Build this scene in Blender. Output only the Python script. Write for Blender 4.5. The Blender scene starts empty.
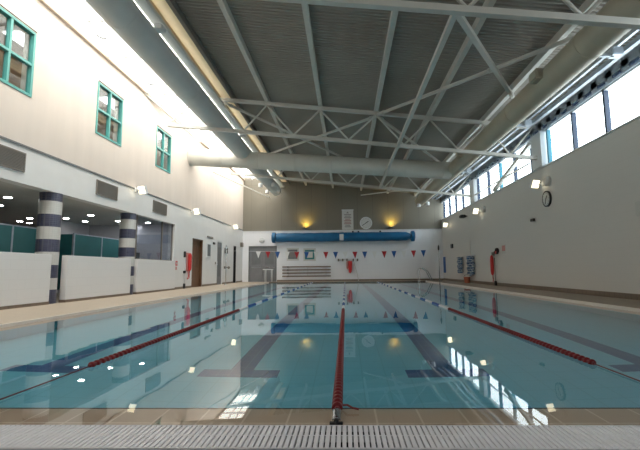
import bpy, bmesh, math, random
from mathutils import Vector, Matrix
random.seed(7)
C = bpy.context.scene.collection
PI = math.pi

# ------------------------------------------------------------------ materials
MATS = {}
def nm(name):
    m = bpy.data.materials.new(name); m.use_nodes = True
    nt = m.node_tree; nt.nodes.clear()
    out = nt.nodes.new('ShaderNodeOutputMaterial')
    return m, nt, out
def bsdf(nt, col, rough=.5, metal=0., spec=.5):
    b = nt.nodes.new('ShaderNodeBsdfPrincipled')
    b.inputs['Base Color'].default_value = (*col, 1)
    b.inputs['Roughness'].default_value = rough
    b.inputs['Metallic'].default_value = metal
    b.inputs['Specular IOR Level'].default_value = spec
    return b
def pos(nt, axes='XYZ'):
    g = nt.nodes.new('ShaderNodeNewGeometry')
    if axes == 'XYZ': return g.outputs['Position']
    s = nt.nodes.new('ShaderNodeSeparateXYZ'); c = nt.nodes.new('ShaderNodeCombineXYZ')
    nt.links.new(g.outputs['Position'], s.inputs[0])
    for i, a in enumerate(axes): nt.links.new(s.outputs[a], c.inputs[i])
    return c.outputs[0]
def paint(name, col, rough=.5, metal=0., var=.06, scale=3., bump=0., stretch=None):
    """plain surface with slight uneven tone"""
    m, nt, out = nm(name)
    b = bsdf(nt, col, rough, metal)
    n = nt.nodes.new('ShaderNodeTexNoise'); n.inputs['Scale'].default_value = scale; n.inputs['Detail'].default_value = 4
    p = pos(nt)
    if stretch:
        mp = nt.nodes.new('ShaderNodeMapping'); mp.inputs['Scale'].default_value = stretch
        nt.links.new(p, mp.inputs[0]); p = mp.outputs[0]
    nt.links.new(p, n.inputs['Vector'])
    r = nt.nodes.new('ShaderNodeValToRGB')
    r.color_ramp.elements[0].position = .3; r.color_ramp.elements[1].position = .7
    r.color_ramp.elements[0].color = (*[c*(1-var) for c in col], 1)
    r.color_ramp.elements[1].color = (*[min(1, c*(1+var)) for c in col], 1)
    nt.links.new(n.outputs['Fac'], r.inputs[0]); nt.links.new(r.outputs[0], b.inputs['Base Color'])
    if bump:
        bp = nt.nodes.new('ShaderNodeBump'); bp.inputs['Strength'].default_value = bump
        bp.inputs['Distance'].default_value = .01
        nt.links.new(n.outputs['Fac'], bp.inputs['Height']); nt.links.new(bp.outputs[0], b.inputs['Normal'])
    nt.links.new(b.outputs[0], out.inputs[0]); MATS[name] = m
    return m
def tiled(name, col, col2, grout, w, h, axes, mortar=.006, rough=.35, offset=0., shift=(0, 0)):
    m, nt, out = nm(name)
    b = bsdf(nt, col, rough)
    br = nt.nodes.new('ShaderNodeTexBrick')
    br.offset = offset; br.squash = 1
    br.inputs['Color1'].default_value = (*col, 1); br.inputs['Color2'].default_value = (*col2, 1)
    br.inputs['Mortar'].default_value = (*grout, 1)
    br.inputs['Scale'].default_value = 1; br.inputs['Mortar Size'].default_value = mortar
    br.inputs['Mortar Smooth'].default_value = .1
    br.inputs['Brick Width'].default_value = w; br.inputs['Row Height'].default_value = h
    mp = nt.nodes.new('ShaderNodeMapping'); mp.inputs['Location'].default_value = (shift[0], shift[1], 0)
    nt.links.new(pos(nt, axes), mp.inputs[0]); nt.links.new(mp.outputs[0], br.inputs['Vector'])
    nt.links.new(br.outputs['Color'], b.inputs['Base Color'])
    nt.links.new(b.outputs[0], out.inputs[0]); MATS[name] = m
    return m
def emit(name, col, s):
    m, nt, out = nm(name)
    e = nt.nodes.new('ShaderNodeEmission'); e.inputs[0].default_value = (*col, 1); e.inputs[1].default_value = s
    nt.links.new(e.outputs[0], out.inputs[0]); MATS[name] = m
    return m
def glass(name, tint=(1, 1, 1), ior=1.45, rough=0.):
    m, nt, out = nm(name)
    t = nt.nodes.new('ShaderNodeBsdfTransparent'); t.inputs[0].default_value = (*tint, 1)
    g = nt.nodes.new('ShaderNodeBsdfGlossy'); g.inputs['Roughness'].default_value = rough
    lw = nt.nodes.new('ShaderNodeLayerWeight'); lw.inputs[0].default_value = .5
    pw = nt.nodes.new('ShaderNodeMath'); pw.operation = 'POWER'; pw.inputs[1].default_value = 5
    f = nt.nodes.new('ShaderNodeMath'); f.operation = 'MULTIPLY_ADD'
    f0 = ((ior-1)/(ior+1))**2; f.inputs[1].default_value = 1-f0; f.inputs[2].default_value = f0
    nt.links.new(lw.outputs['Facing'], pw.inputs[0]); nt.links.new(pw.outputs[0], f.inputs[0])
    mx = nt.nodes.new('ShaderNodeMixShader')
    nt.links.new(f.outputs[0], mx.inputs[0]); nt.links.new(t.outputs[0], mx.inputs[1]); nt.links.new(g.outputs[0], mx.inputs[2])
    nt.links.new(mx.outputs[0], out.inputs[0]); MATS[name] = m
    return m

paint('plaster', (.73, .655, .60), .8, var=.03, scale=1.2, stretch=(1, 2.5, .35))
paint('white_wall', (.78, .785, .79), .55, var=.02)
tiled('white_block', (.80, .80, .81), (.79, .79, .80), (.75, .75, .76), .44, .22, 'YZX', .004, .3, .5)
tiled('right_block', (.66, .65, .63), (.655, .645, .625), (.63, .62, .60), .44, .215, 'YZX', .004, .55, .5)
tiled('far_tile', (.84, .85, .89), (.83, .84, .88), (.79, .80, .85), .3, .3, 'XZY', .006, .35)
tiled('concrete_panel', (.215, .20, .165), (.203, .188, .155), (.16, .148, .125), 1.1, 9, 'XZY', .012, .8, 0, (.2, 2))
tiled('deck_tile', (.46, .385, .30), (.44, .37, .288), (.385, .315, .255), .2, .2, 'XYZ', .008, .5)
tiled('deck_tile_grey', (.36, .29, .225), (.34, .275, .215), (.27, .23, .19), .2, .2, 'XYZ', .008, .5)  # darker copy of the deck tile, right side's shade put into the colour
tiled('near_tile', (.30, .29, .31), (.28, .27, .29), (.2, .2, .2), .24, .24, 'XYZ', .006, .5, 0, (.09, 0))
tiled('coping_tile', (.74, .69, .60), (.71, .66, .57), (.58, .54, .47), .25, .25, 'XYZ', .006, .35)
tiled('ledge_tile', (.60, .43, .31), (.57, .41, .295), (.78, .62, .50), .245, .3, 'XYZ', .006, .4, 0, (.085, .14))
tiled('pool_tile', (.19, .545, .67), (.18, .53, .655), (.155, .475, .585), .245, .245, 'XYZ', .006, .3, 0, (.085, .05))
tiled('pool_wall_tile', (.17, .50, .62), (.16, .485, .605), (.14, .42, .52), .25, .25, 'YZX', .006, .3)
tiled('navy_tile', (.006, .085, .25), (.007, .09, .265), (.05, .17, .33), .125, .245, 'XYZ', .004, .3, 0, (.0, .05))
tiled('skirt_tile', (.22, .165, .125), (.20, .15, .115), (.12, .10, .08), .2, .2, 'YXZ', .006, .4)
tiled('navy_mosaic', (.05, .054, .10), (.07, .074, .13), (.11, .115, .15), .05, .05, 'YZX', .004, .3)
tiled('white_mosaic', (.66, .66, .64), (.63, .63, .61), (.58, .58, .57), .05, .05, 'YZX', .004, .3)
paint('roof_deck', (.37, .345, .305), .6, var=.08, scale=.8)
paint('white_lip', (.88, .85, .80), .3, var=.02)
paint('steel', (.66, .65, .61), .4, var=.04)
paint('galv', (.50, .56, .63), .42, .5, var=.1, scale=6)
paint('duct_left', (.66, .68, .67), .5, var=.05, scale=1.5)
paint('duct_cross', (.68, .67, .62), .5, var=.05, scale=1.5)
paint('duct_right', (.52, .48, .38), .5, var=.06, scale=1.5)
paint('eaves_paint', (.50, .41, .33), .6, var=.05)
paint('cream', (.85, .70, .48), .6, var=.05)
paint('soffit', (.60, .60, .58), .7, var=.03)
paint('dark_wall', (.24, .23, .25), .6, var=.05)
paint('grey_room', (.48, .48, .52), .6, var=.05)
paint('teal_frame', (.10, .38, .36), .4, var=.05)
paint('teal_panel', (.035, .19, .20), .35, var=.06)
paint('blue_frame', (.003, .022, .065), .4, var=.05)
paint('teal_mullion', (.015, .17, .25), .4, var=.05)
paint('white_metal', (.72, .74, .76), .35, var=.03)
paint('grille', (.20, .18, .16), .5, var=.05)
paint('wood_dark', (.13, .065, .035), .45, var=.25, scale=3, stretch=(8, 8, .6))
paint('wood_brown', (.16, .085, .045), .45, var=.25, scale=3, stretch=(8, 8, .6))
paint('wood_slat', (.34, .22, .14), .5, var=.2, scale=2, stretch=(1, .5, 6))
paint('door_grey', (.20, .205, .22), .4, var=.05)
paint('black', (.015, .015, .018), .4, var=.05)
paint('blind_grey', (.16, .17, .18), .5, var=.05)
paint('red', (.62, .035, .035), .45, var=.08, scale=14)
paint('float_red', (.17, .006, .010), .35, var=.1, scale=14)
paint('float_blue', (.02, .10, .34), .35, var=.05)
paint('float_white', (.75, .78, .8), .35, var=.03)
paint('cover_blue', (.006, .125, .29), .45, var=.12, scale=2.5)
paint('flag_red', (.45, .02, .03), .7, var=.05)
paint('flag_blue', (.02, .10, .33), .7, var=.05)
paint('flag_white', (.8, .8, .8), .7, var=.03)
paint('chrome', (.62, .65, .68), .15, 1., var=.03)
paint('cable', (.13, .03, .04), .4, .3, var=.1)
paint('grate', (.70, .69, .73), .45, var=.05, scale=9)
paint('channel', (.05, .05, .055), .6, var=.1)
paint('orange', (.45, .13, .07), .6, var=.1)
paint('paper', (.62, .62, .60), .6, var=.03)
paint('ink_grey', (.22, .20, .20), .6, var=.03)
paint('ink_red', (.34, .14, .13), .6, var=.03)
paint('pink', (.62, .30, .28), .6, var=.05)
tiled('blue_pattern', (.03, .09, .20), (.05, .13, .26), (.45, .50, .55), .16, .13, 'YZX', .018, .6, .5)
emit('downlight', (1, .97, .92), 45)
emit('flood', (1, .86, .58), 3.2)
emit('uplight', (1, .70, .12), 4)
emit('ceiling_panel', (1, .98, .95), 3)
glass('window_glass', (.93, .97, .98))
glass('skylight_glass', (1, .93, .83), 1.3)
glass('eaves_sheet', (.10, .125, .16))
glass('screen_glass', (.82, .85, .9), 1.6)

# water: clear refraction with Fresnel reflection and a very slight swell
m, nt, out = nm('water')
rf = nt.nodes.new('ShaderNodeBsdfRefraction'); rf.inputs['Color'].default_value = (.95, .99, 1, 1)
rf.inputs['IOR'].default_value = 1.33; rf.inputs['Roughness'].default_value = 0
gl = nt.nodes.new('ShaderNodeBsdfGlossy'); gl.inputs['Roughness'].default_value = .015
gl.inputs['Color'].default_value = (.97, .99, 1, 1)
fr = nt.nodes.new('ShaderNodeFresnel'); fr.inputs[0].default_value = 1.33
mx = nt.nodes.new('ShaderNodeMixShader')
no = nt.nodes.new('ShaderNodeTexNoise'); no.inputs['Scale'].default_value = 1.3; no.inputs['Detail'].default_value = 2
bp = nt.nodes.new('ShaderNodeBump'); bp.inputs['Strength'].default_value = .12; bp.inputs['Distance'].default_value = .012
nt.links.new(pos(nt), no.inputs['Vector']); nt.links.new(no.outputs['Fac'], bp.inputs['Height'])
for n in (rf, gl, fr): nt.links.new(bp.outputs[0], n.inputs['Normal'])
nt.links.new(fr.outputs[0], mx.inputs[0]); nt.links.new(rf.outputs[0], mx.inputs[1]); nt.links.new(gl.outputs[0], mx.inputs[2])
nt.links.new(mx.outputs[0], out.inputs[0]); MATS['water'] = m

# ------------------------------------------------------------------ mesh helpers (world coordinates)
def wpos(o):
    v = Vector((0, 0, 0))
    while o: v += Vector(o.location); o = o.parent
    return v
class MB:
    def __init__(s): s.bm = bmesh.new()
    def box(s, x0, x1, y0, y1, z0, z1, bev=0):
        v = [s.bm.verts.new((x, y, z)) for x in (x0, x1) for y in (y0, y1) for z in (z0, z1)]
        fs = [s.bm.faces.new([v[i] for i in q]) for q in ((0,1,3,2),(4,6,7,5),(0,4,5,1),(2,3,7,6),(0,2,6,4),(1,5,7,3))]
        if bev:
            es = list({e for f in fs for e in f.edges})
            bmesh.ops.bevel(s.bm, geom=es, offset=bev, segments=2, affect='EDGES')
        return s
    def hexa(s, pts):   # eight points, bottom four then top four
        v = [s.bm.verts.new(p) for p in pts]
        for q in ((0,3,2,1),(4,5,6,7),(0,1,5,4),(1,2,6,5),(2,3,7,6),(3,0,4,7)): s.bm.faces.new([v[i] for i in q])
        return s
    def bar(s, a, b, w, h, up=(0, 0, 1)):   # rectangular bar from a to b
        a, b = Vector(a), Vector(b); d = (b-a).normalized(); r = d.cross(Vector(up)).normalized(); u = r.cross(d)
        P = []
        for c in (a, b): P.append([c + r*i*w/2 + u*j*h/2 for i, j in ((-1,-1),(1,-1),(1,1),(-1,1))])
        v = [[s.bm.verts.new(p) for p in q] for q in P]
        s.bm.faces.new(v[0]); s.bm.faces.new(v[1][::-1])
        for i in range(4): s.bm.faces.new((v[0][i], v[1][i], v[1][(i+1)%4], v[0][(i+1)%4]))
        return s
    def tube(s, pts, r, n=12, cap=True, smooth=True):
        pts = [Vector(p) for p in pts]; rings = []; last = None
        rs = r if isinstance(r, (list, tuple)) else [r]*len(pts)
        for i, p in enumerate(pts):
            d = (pts[min(i+1, len(pts)-1)] - pts[max(i-1, 0)])
            if d.length < 1e-6: d = last or Vector((0, 0, 1))
            d.normalize(); last = d
            ref = Vector((0, 0, 1)) if abs(d.z) < .9 else Vector((1, 0, 0))
            a = d.cross(ref).normalized(); b = a.cross(d)
            rings.append([s.bm.verts.new(p + (a*math.cos(t*2*PI/n) + b*math.sin(t*2*PI/n))*rs[i]) for t in range(n)])
        for A, B in zip(rings, rings[1:]):
            for i in range(n):
                f = s.bm.faces.new((A[i], A[(i+1)%n], B[(i+1)%n], B[i])); f.smooth = smooth
        if cap: s.bm.faces.new(rings[0][::-1]); s.bm.faces.new(rings[-1])
        return s
    def lathe(s, base, prof, axis='Z', n=16, smooth=True):   # prof = (radius, along axis)
        base = Vector(base); rings = []
        for r, t in prof:
            ring = []
            for k in range(n):
                c, q = math.cos(2*PI*k/n)*max(r, 1e-4), math.sin(2*PI*k/n)*max(r, 1e-4)
                ring.append(s.bm.verts.new(base + Vector({'Z': (c, q, t), 'Y': (c, t, q), 'X': (t, c, q)}[axis])))
            rings.append(ring)
        for A, B in zip(rings, rings[1:]):
            for i in range(n): s.bm.faces.new((A[i], A[(i+1)%n], B[(i+1)%n], B[i])).smooth = smooth
        s.bm.faces.new(rings[0][::-1]); s.bm.faces.new(rings[-1])
        return s
    def prism(s, pts, d):   # polygon pts (3D) pushed by vector d
        d = Vector(d); a = [s.bm.verts.new(p) for p in pts]; b = [s.bm.verts.new(Vector(p)+d) for p in pts]
        s.bm.faces.new(a[::-1]); s.bm.faces.new(b)
        for i in range(len(a)): s.bm.faces.new((a[i], a[(i+1)%len(a)], b[(i+1)%len(a)], b[i]))
        return s
    def build(s, name, mat, parent=None):
        bmesh.ops.recalc_face_normals(s.bm, faces=s.bm.faces)
        for e in s.bm.edges:
            if len(e.link_faces) == 2 and e.calc_face_angle(0) > .6: e.smooth = False
        me = bpy.data.meshes.new(name)
        off = wpos(parent) if parent else Vector((0, 0, 0))
        if parent: bmesh.ops.translate(s.bm, verts=s.bm.verts, vec=-off)
        s.bm.to_mesh(me); s.bm.free()
        me.materials.append(MATS[mat] if isinstance(mat, str) else mat)
        o = bpy.data.objects.new(name, me); C.objects.link(o); o.parent = parent
        return o
def B(x0, x1, y0, y1, z0, z1, bev=0): return MB().box(x0, x1, y0, y1, z0, z1, bev)
def tag(o, label, cat, group=None, kind=None):
    o['label'] = label; o['category'] = cat
    if group: o['group'] = group
    if kind: o['kind'] = kind
    return o
def thing(name, loc, label, cat, group=None):
    o = bpy.data.objects.new(name, None); C.objects.link(o); o.location = loc; o.empty_display_size = .1
    return tag(o, label, cat, group)
def struct(name, mb, mat, parent=None):
    o = mb.build(name, mat, parent)
    if not parent: o['kind'] = 'structure'
    return o
def sempty(name, loc):
    o = bpy.data.objects.new(name, None); C.objects.link(o); o.location = loc; o['kind'] = 'structure'; return o
def copy_tree(o, parent=None):
    c = o.copy(); C.objects.link(c); c.parent = parent
    for ch in [q for q in bpy.data.objects if q.parent == o]: copy_tree(ch, c)
    return c

XL, XR, YF, YN = -7.4, 6.9, 28.6, -3.0      # walls
PL, PR, PN, PF = -5.17, 5.3, 2.2, 27.0      # pool basin
DZ = .03                                    # poolside above water
def zt(x): return 6.62 - .114*x             # upper truss plane
def zb(x): return 5.43 - .112*x             # lower truss plane

# ------------------------------------------------------------------ floor, pool, near gutter
LW = .26                                    # width of the shallow wet ledge round the basin
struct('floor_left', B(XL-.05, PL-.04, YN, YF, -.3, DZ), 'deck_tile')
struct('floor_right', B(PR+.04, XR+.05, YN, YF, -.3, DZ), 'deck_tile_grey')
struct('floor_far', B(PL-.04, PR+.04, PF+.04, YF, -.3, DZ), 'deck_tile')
struct('floor_near', B(PL-.04, PR+.04, YN, 1.895, -.3, .0), 'near_tile')
cp = MB(); cp.box(PL-.04, PL, 1.895, PF+.04, -.3, DZ+.006); cp.box(PR, PR+.04, 1.895, PF+.04, -.3, DZ+.022)
struct('trim_1', cp, 'white_lip')
struct('trim_2', B(PL, PR, PF, PF+.04, -.3, DZ+.004), 'skirt_tile')
struct('floor_pool', B(PL, PR, 2.3, PF, -1.25, -1.1), 'pool_tile')
struct('wall_pool_left', B(PL, PL+LW-.01, 2.2, PF, -1.1, -.07), 'pool_wall_tile')
struct('wall_pool_right', B(PR-LW+.01, PR, 2.2, PF, -1.1, -.07), 'pool_wall_tile')
struct('wall_pool_far', B(PL+LW, PR-LW, PF-LW+.01, PF, -1.1, -.07), 'pool_wall_tile')
struct('wall_pool_near', B(PL+LW, PR-LW, 2.2, 2.475, -1.1, -.07), 'pool_wall_tile')
lg = MB(); lg.box(PL, PR, 2.2, 2.48, -.07, -.04); lg.box(PL, PL+LW, 2.48, PF, -.07, -.04); lg.box(PR-LW, PR, 2.48, PF, -.07, -.04); lg.box(PL+LW, PR-LW, PF-LW, PF, -.07, -.04)
struct('trim_3', lg, 'ledge_tile')
struct('trim_4', B(PL+LW, PR-LW, 2.48, 2.495, -.10, -.035), 'channel')
n_trim = 5
for xc in (-3.28, -1.15, 1.05, 3.22):
    t = MB(); t.box(xc-.125, xc+.125, 4.34, 25, -1.1, -1.096); t.box(xc-.42, xc-.125, 4.28, 4.52, -1.1, -1.096); t.box(xc+.125, xc+.42, 4.28, 4.52, -1.1, -1.096)
    t.box(xc-.125, xc+.125, 4.28, 4.34, -1.1, -1.096)
    struct('trim_%d' % n_trim, t, 'navy_tile'); n_trim += 1
# water surface
w = MB(); w.bm.faces.new([w.bm.verts.new(p) for p in ((PL, PN-.01, -.008), (PR, PN-.01, -.008), (PR, PF, -.008), (PL, PF, -.008))])
water = w.build('pool_water', 'water'); tag(water, 'still clear blue water filling the swimming pool', 'water', kind='stuff')
# gutter channel and grating panels
ch = MB(); ch.box(PL, PR, 1.9, 2.2, -.3, -.25); ch.box(PL, PR, 1.895, 1.905, -.25, -.03); ch.box(PL, PR, 2.19, 2.2, -.25, -.03)
struct('trim_%d' % n_trim, ch, 'channel'); n_trim += 1
def grating(x0, x1, lab):
    t = thing('gutter_grating', ((x0+x1)/2, 2.05, -.03), lab, 'grating', 'white slotted grating panels along the near pool edge')
    b = MB(); n = int(round((x1-x0)/.0275)); p = (x1-x0)/n
    for i in range(n): b.box(x0+i*p+.004, x0+(i+1)*p-.004, 1.915, 2.175, -.022, 0)
    b.build('bars', 'grate', t)
    f = MB(); f.box(x0+.001, x1-.001, 1.907, 1.918, -.03, .0); f.box(x0+.001, x1-.001, 2.046, 2.060, -.03, -.001); f.box(x0+.001, x1-.001, 2.172, 2.182, -.03, .0)
    f.build('edge_strips', 'grate', t)
gx = [-1.7 + .485*i for i in range(-1, 8)]
gl_ = ['at the left end of the picture', 'second from the left end', 'third from the left end', 'left of the centre lane rope anchor', 'directly in front of the centre lane rope anchor', 'just right of the centre lane rope anchor', 'second from the right end', 'at the right end of the picture']
for i in range(8): grating(gx[i], gx[i+1], 'pale slotted gutter grating panel ' + gl_[i])

# ------------------------------------------------------------------ lane ropes
def lane_rope(x, y0, lab):
    t = thing('lane_rope', (x, 2.25, 0), lab, 'lane rope', 'floating lane ropes')
    MB().tube([(x, 2.3, .004), (x, 3.0, .0), (x, PF-.05, .0)], .0055, 6).build('cable', 'cable', t)
    prof = [(.008, -.036), (.015, -.034), (.015, -.016), (.029, -.013), (.033, -.008), (.033, .008), (.029, .013), (.015, .016), (.015, .034), (.008, .036)]
    protos = {}
    yy = y0; k = 0; p = .072
    rest = {'float_red': MB(), 'float_blue': MB(), 'float_white': MB()}
    simple = [(.012, -.036), (.012, -.016), (.032, -.012), (.032, .012), (.012, .016), (.012, .036)]
    while yy < PF-.3:
        if yy < 8.3: c = 'float_red'
        else: c = ('float_white', 'float_blue')[int((yy-8.3)/.75) % 2]
        if k < 100:
            if c not in protos:
                o = MB().lathe((x, yy, 0), prof, 'Y', 12).build('float', c, t); protos[c] = (o, yy)
            else:
                o, y_ = protos[c]; q = o.copy(); C.objects.link(q); q.location.y = o.location.y + yy - y_; q.parent = t
        else: rest[c].lathe((x, yy, 0), simple, 'Y', 8)
        yy += p; k += 1
    for c, mb in rest.items():
        if len(mb.bm.verts): mb.build('far_floats', c, t)['kind'] = 'stuff'
        else: mb.bm.free()
    # tension spring, hook and wall anchor
    s = MB(); pts = []
    for i in range(90):
        a = i*2*PI/9; pts.append((x+.016*math.cos(a), 2.235+.0014*i, .012+.016*math.sin(a)))
    s.tube(pts, .003, 5)
    s.tube([(x-.02, 2.22, .012), (x-.02, 2.38, .012)], .004, 6); s.tube([(x+.02, 2.22, .012), (x+.02, 2.38, .012)], .004, 6)
    s.build('tensioner', 'chrome', t)
    a = MB(); a.box(x-.035, x+.035, 2.195, 2.215, -.01, .008, .002); a.lathe((x, 2.205, .002), [(.014, 0), (.014, .02), (.006, .024)], 'Z', 10)
    a.build('anchor_plate', 'black', t)
    return t
lane_rope(-2.21, 3.52, 'lane rope with red then blue and white floats on the left side')
cr = lane_rope(-.06, 2.45, 'centre lane rope whose red floats start at the near edge')
lane_rope(2.07, 3.55, 'lane rope with red then blue and white floats on the right side')
MB().tube([(-.025, 2.46, .01), (.0, 2.43, .02), (.03, 2.405, .012), (.065, 2.395, .008)], .006, 6).build('rope_tail', 'float_red', cr)

# ------------------------------------------------------------------ left wall
WY = [(3.75, 5.11), (7.5, 8.87), (11.31, 12.68), (15.09, 16.42)]; WZ = (4.93, 6.54)
b = MB(); T = .28
ys = [YN] + [v for w_ in WY for v in w_] + [YF]
b.box(XL-T, XL, YN, YF, 3.745, WZ[0]); b.box(XL-T, XL, YN, YF, WZ[1], 7.40)
for i in range(0, len(ys), 2): b.box(XL-T, XL, ys[i], ys[i+1], WZ[0], WZ[1])
struct('wall_left', b, 'plaster')
struct('trim_%d' % n_trim, B(XL-.02, XL+.025, YN, YF, 3.70, 3.745), 'blind_grey'); n_trim += 1
b = MB(); b.box(XL-T, XL, YN, 17.1, 2.85, 3.70)
D = [(19.15, 20.6, 2.42), (22.93, 23.95, 2.55), (26.28, 26.98, 2.48)]
yy = 17.1
for y0, y1, z in D:
    b.box(XL-T, XL, yy, y0, DZ, 3.70); b.box(XL-T, XL, y0, y1, z, 3.70); yy = y1
b.box(XL-T, XL, yy, YF, DZ, 3.70)
struct('wall_left_lower', b, 'white_wall')
sk = MB(); yy = 17.1
for y0, y1, z in D: sk.box(XL, XL+.015, yy, y0, DZ, DZ+.1); yy = y1
sk.box(XL, XL+.015, yy, YF-.02, DZ, DZ+.1)
struct('baseboard_left', sk, 'skirt_tile')
# eaves above the left wall
e = MB(); e.box(XL-T, XL+.10, YN, YF, 7.40, 7.47); struct('trim_%d' % n_trim, e, 'eaves_paint'); n_trim += 1

def wall_window(i, y0, y1):
    r = sempty('window_%d' % i, (XL, (y0+y1)/2, WZ[0]))
    f = MB(); w = .06; x0, x1 = XL-.10, XL+.02
    f.box(x0, x1, y0, y1, WZ[0], WZ[0]+w); f.box(x0, x1, y0, y1, WZ[1]-w, WZ[1])
    f.box(x0, x1, y0, y0+w, WZ[0]+w, WZ[1]-w); f.box(x0, x1, y1-w, y1, WZ[0]+w, WZ[1]-w)
    f.build('window_frame', 'teal_frame', r)
    g = MB(); yc = (y0+y1)/2; zc = (WZ[0]+WZ[1])/2-.02
    g.box(x0+.01, x1-.01, yc-.03, yc+.03, WZ[0]+w, WZ[1]-w); g.build('mullion', 'teal_frame', r)
    g = MB(); g.box(x0+.01, x1-.01, y0+w, yc-.03, zc-.03, zc+.03); g.box(x0+.01, x1-.01, yc+.03, y1-w, zc-.03, zc+.03); g.build('transom', 'teal_frame', r)
    B(XL-.06, XL-.05, y0+w, y1-w, WZ[0]+w, WZ[1]-w).build('pane', 'window_glass', r)
    MB().tube([(XL+.03, y0, WZ[1]+.02), (XL+.03, y1, WZ[1]+.02)], .012, 6).build('head_rail', 'black', r)
for i, (a_, b_) in enumerate(WY): wall_window(i+1, a_, b_)
# upper corridor behind those windows
u = MB(); u.box(-9.6, XL-T, YN, 19, 4.2, 4.3); struct('floor_upper', u, 'wood_slat')
u = MB(); u.box(-9.7, -9.6, YN, 19, 4.2, 7.1); struct('wall_upper_back', u, 'wood_slat')
u = MB(); u.box(-9.6, XL-T, 18.9, 19, 4.3, 7.1); u.box(-9.6, XL-T, YN, YN+.1, 4.3, 7.1); struct('wall_upper_ends', u, 'plaster')
u = MB(); u.box(-9.7, XL-T, YN, 19, 7.1, 7.2); struct('ceiling_upper', u, 'white_wall')
for k, y in enumerate((6.0, 9.6, 13.6, 17.0)):
    t = tag(B(-8.9, -8.3, y, y+1.2, 7.07, 7.1).build('ceiling_light_panel', 'ceiling_panel'),
        'flat lit ceiling panel seen through the ' + ('nearest upper left window', 'nearest window from behind', 'middle upper left window', 'farthest upper left window')[k], 'light', 'corridor ceiling lights')

# ------------------------------------------------------------------ changing area under the soffit
XB = -14.2
struct('floor_changing', B(XB, XL-.05, 3, 19.2, -.1, DZ), 'deck_tile_grey')
struct('ceiling_changing', B(XB, XL-T, 3, 19.2, 2.85, 2.95), 'soffit')
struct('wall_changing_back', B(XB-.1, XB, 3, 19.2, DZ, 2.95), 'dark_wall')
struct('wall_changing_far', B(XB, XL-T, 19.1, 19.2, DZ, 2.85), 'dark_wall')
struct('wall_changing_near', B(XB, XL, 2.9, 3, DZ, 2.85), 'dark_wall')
struct('wall_left_near', B(XL-T, XL, YN, 4.5, DZ, 2.85), 'white_wall')
struct('wall_office_side', B(-11.2, XL-T, 17.1, 17.2, DZ, 2.85), 'grey_room')
struct('wall_office_back', B(-11.3, -11.2, 14.6, 17.2, DZ, 2.85), 'grey_room')
# half walls
def halfwall(y0, y1, lab):
    t = thing('half_wall', (XL, (y0+y1)/2, DZ), lab, 'half wall', 'white half walls in front of the changing area')
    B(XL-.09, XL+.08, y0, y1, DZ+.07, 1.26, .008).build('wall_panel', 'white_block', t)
    B(XL-.095, XL+.09, y0, y1, DZ, DZ+.07).build('plinth', 'skirt_tile', t)
halfwall(4.5, 9.80, 'white block half wall at the left edge, before the nearer striped column')
halfwall(10.38, 13.52, 'white block half wall between the two striped columns')
halfwall(13.95, 17.1, 'white block half wall under the glazed office screen')
# striped columns
def column(yc, r, lab):
    t = thing('striped_column', (-7.64, yc, DZ), lab, 'column', 'round striped columns')
    zz = [DZ, .38, .67, 1.0, 1.33, 1.65, 1.97, 2.29, 2.63, 2.85]
    for k in range(9):
        m = 'navy_mosaic' if k in (1, 3, 5, 8) else 'white_mosaic'
        if k == 7: m = 'white_mosaic'
        if k == 6: m = 'navy_mosaic'
        if k == 5: m = 'white_mosaic'
        if k == 4: m = 'navy_mosaic'
        if k == 3: m = 'white_mosaic'
        if k == 2: m = 'navy_mosaic'
        if k == 1: m = 'white_mosaic'
        if k == 0: m = 'navy_mosaic'
        MB().lathe((-7.64, yc, 0), [(r, zz[k]), (r, zz[k+1])], 'Z', 28).build('band', m, t)
column(10.05, .258, 'nearer round column striped in navy and white mosaic')
column(13.78, .258, 'farther round column striped in navy and white mosaic')
# cubicles
def cubicle(x, y0, y1, n, depth, lab):
    t = thing('changing_cubicle', (x-depth/2, (y0+y1)/2, DZ), lab, 'cubicle', 'teal changing cubicles')
    p = (y1-y0)/n
    for i in range(n):
        B(x-.02, x+.02, y0+i*p+.03, y0+(i+1)*p-.03, .22, 2.14).build('front_panel', 'teal_panel', t)
    for i in range(n+1):
        B(x-.03, x+.03, y0+i*p-.03, y0+i*p+.03, DZ, 2.18).build('post', 'galv', t)
    B(x-.03, x+.03, y0, y1, 2.14, 2.18).build('head_rail', 'galv', t)
    for y in (y0, y1): B(x-depth, x-.03, y-.02, y+.02, .22, 2.14).build('side_panel', 'teal_panel', t)
cubicle(-9.5, 7.3, 12.35, 4, 1.2, 'row of teal cubicles behind the first half wall, left of the nearer column')
cubicle(-9.5, 13.7, 16.9, 2, 1.1, 'teal cubicles behind the half wall between the two columns')
# office glass screen with monitor behind
g = thing('glazed_screen', (XL-.1, 15.5, 1.26), 'clear glass office screen standing on the third half wall', 'glass screen')
B(XL-.105, XL-.095, 14.1, 17.08, 1.28, 2.83).build('pane', 'screen_glass', g)
for y in (14.08, 16.1, 17.06): B(XL-.13, XL-.07, y-.02, y+.02, 1.27, 2.84).build('post', 'grille', g)
B(XL-.13, XL-.07, 14.06, 17.08, 1.262, 1.29).build('bottom_rail', 'grille', g)
dk = thing('reception_desk', (-8.1, 15.6, DZ), 'grey reception desk behind the office screen', 'desk')
B(-8.5, -7.8, 14.6, 16.6, 1.02, 1.07).build('desk_top', 'grey_room', dk)
for y in (14.65, 16.5): B(-8.45, -7.85, y, y+.05, DZ, 1.02).build('side_panel', 'grey_room', dk)
mo = thing('computer_monitor', (-8.1, 15.35, 1.07), 'dark computer monitor on the desk behind the office screen', 'monitor')
B(-8.12, -8.09, 15.1, 15.55, 1.22, 1.55, .006).build('screen', 'black', mo)
B(-8.125, -8.095, 15.3, 15.35, 1.09, 1.3).build('stand', 'black', mo)
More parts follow.
